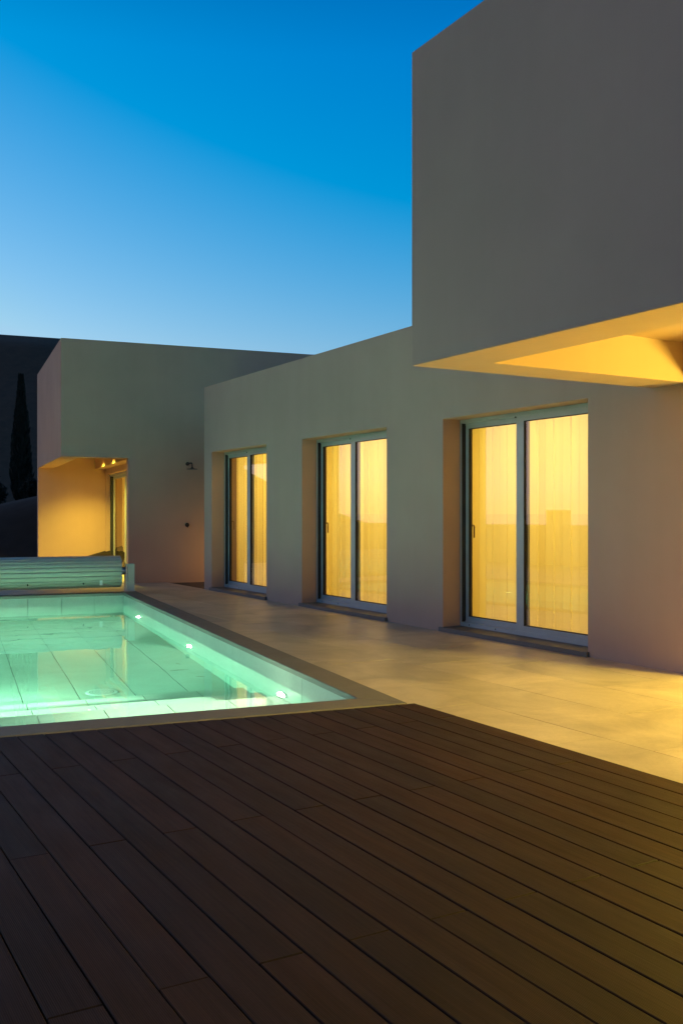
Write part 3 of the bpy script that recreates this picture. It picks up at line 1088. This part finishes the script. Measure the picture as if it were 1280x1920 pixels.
# ------------------------------------------------------------------ land behind
def hill():
    bm = bmesh.new()
    nx, ny = 90, 24
    V = []
    for i in range(nx + 1):
        row = []
        for j in range(ny + 1):
            x = -95 + 200 * i / nx
            t = j / ny
            y = 38 + 60 * t
            xk = x * 60 / y; ridge = 12.42 - 0.0634 * (xk + 19.0) - 0.5 * max(0, xk + 17.0)
            z = -0.3 + (ridge * (y / 60) + 0.6) * min(1, t / 0.37) ** 0.85 if t < 0.37 else None
            if z is None:
                top = (12.42 - 0.0634 * (x + 19.0)) - 0.5 * max(0, x + 17.0)
                z = top * (1 - 0.35 * (t - 0.37))
            fall = max(0.0, min(1.0, (x + 62) / 22)); fall = fall * fall * (3 - 2 * fall)
            z = -0.3 + (z + 0.3) * fall
            z += 0.35 * (noise.noise(Vector((x * .12, y * .12, 1))) ) * min(1, t * 4) * (0.15 if t > .3 else 1)
            z += 0.16 * math.sin(z * 5) * (1 if t < .33 else 0)      # old field terraces
            row.append(bm.verts.new((x, y, z)))
        V.append(row)
    for i in range(nx):
        for j in range(ny):
            bm.faces.new((V[i][j], V[i + 1][j], V[i + 1][j + 1], V[i][j + 1]))
    o = obj('hillside', to_mesh('hillside', bm), M['hill'], smooth=True)
    o['kind'] = 'structure'
    # garden mound at the foot of it
    bm = bmesh.new()
    nx, ny = 40, 20
    V = []
    for i in range(nx + 1):
        row = []
        for j in range(ny + 1):
            x = -22 + 17 * i / nx
            y = 21 + 12 * j / ny
            s = max(0, min(1, j / ny / 0.42)); s = s * s * (3 - 2 * s)
            z = -0.12 + s * (1.66 + 0.24 * (x + 9.2)) + 0.07 * noise.noise(Vector((x * .8, y * .8, 4))) * s
            row.append(bm.verts.new((x, y, max(z, -0.12 + s * 0.5))))
        V.append(row)
    for i in range(nx):
        for j in range(ny):
            bm.faces.new((V[i][j], V[i + 1][j], V[i + 1][j + 1], V[i][j + 1]))
    o = obj('garden_mound', to_mesh('garden_mound', bm), M['soil'], smooth=True)
    o['kind'] = 'structure'


hill()


def leaf_cloud(name, pts, size, mat, parent):
    vs, fs = [], []
    for (p, ax) in pts:
        d = Vector(ax).normalized()
        s = d.cross(Vector((random.gauss(0, 1), random.gauss(0, 1), random.gauss(0, 1)))).normalized()
        L = size * random.uniform(.6, 1.4)
        i = len(vs)
        vs += [p - s * L * .22, p + s * L * .22, p + d * L]
        fs.append((i, i + 1, i + 2))
    me = bpy.data.meshes.new(name)
    me.from_pydata([tuple(v) for v in vs], [], fs)
    return obj(name, me, mat, parent)


def cypress(loc, H, W):
    t = thing('cypress_tree', 'slender dark cypress tree standing on the garden mound', 'tree', Matrix.Translation(loc))
    bm = bmesh.new()
    tube(bm, [(0, 0, -0.3), (0.01, 0, H * .3), (0, 0.01, H * .7), (0.02, 0, H * .95)], [0.08, 0.065, 0.03, 0.008], 8)
    obj('trunk', to_mesh('trunk', bm), M['bark'], t)
    pts = []
    for k in range(9000):
        u = random.random() ** 0.8
        z = 0.06 * H + u * 0.92 * H
        prof = W / 2 * (min(1, u / .16 + .35) if u < .12 else 1.0) * (1 - max(0, (u - .28) / .72) ** 1.25) + 0.015
        prof *= 1 + 0.22 * noise.noise(Vector((z * 1.7, 3, 0)))
        a = random.uniform(0, 2 * math.pi)
        r = prof * math.sqrt(random.random()) * (1 + 0.25 * noise.noise(Vector((math.cos(a) * 2, math.sin(a) * 2, z * 2.3))))
        p = Vector((r * math.cos(a), r * math.sin(a), z))
        pts.append((p, (math.cos(a) * .35, math.sin(a) * .35, 1)))
    leaf_cloud('crown', pts, 0.16, M['leaf'], t)


cypress((-9.98, 30.0, 1.35), 4.25, 0.56)


def shrub(loc, H, W, label):
    t = thing('shrub', label, 'shrub', Matrix.Translation(loc), 'dark shrubs on the garden mound')
    pts = []
    for k in range(5):
        a = random.uniform(0, 6.28)
        bm = None
    bm = bmesh.new()
    for k in range(5):
        a = k * 1.3
        tube(bm, [(0, 0, -0.2), (W * .12 * math.cos(a), W * .12 * math.sin(a), H * .4), (W * .3 * math.cos(a), W * .3 * math.sin(a), H * .8)], [0.025, 0.016, 0.006], 6)
    obj('stems', to_mesh('stems', bm), M['bark'], t)
    for k in range(3200):
        a = random.uniform(0, 6.28); ct = random.uniform(-.75, 1)
        r = random.random() ** .45
        d = Vector((math.cos(a) * math.sqrt(1 - ct * ct), math.sin(a) * math.sqrt(1 - ct * ct), ct))
        r *= 1 + .5 * noise.noise(d * 2.2 + Vector(loc))
        pts.append((Vector((d.x * r * W / 2, d.y * r * W / 2, H * .55 + d.z * r * H * .5)), (random.gauss(0, 1), random.gauss(0, 1), random.gauss(.4, 1))))
    leaf_cloud('crown', pts, 0.11, M['shrub'], t)


shrub((-10.75, 29.5, 1.25), 1.1, 0.9, 'low dark shrub left of the cypress on the mound')
shrub((-9.35, 29.2, 1.55), 0.75, 0.8, 'smaller dark shrub between the cypress and the pavilion corner')


# boundary wall on the far side of the pool (it shows in the door glass)
def garden_wall():
    t = thing('garden_wall', 'low plaster garden wall reflected in the door glass, with one square pillar', 'wall', MB @ Matrix.Translation((-9.3, 0, -0.09)))
    obj('wall', boxm('garden_wall', -0.1, 0.1, -14, 24, 0, 1.10, 0.006), M['plaster_dark'], t)
    obj('pillar', boxm('pillar', -0.22, 0.22, 11.5, 11.92, 0, 1.48, 0.008), M['plaster_dark'], t)


garden_wall()
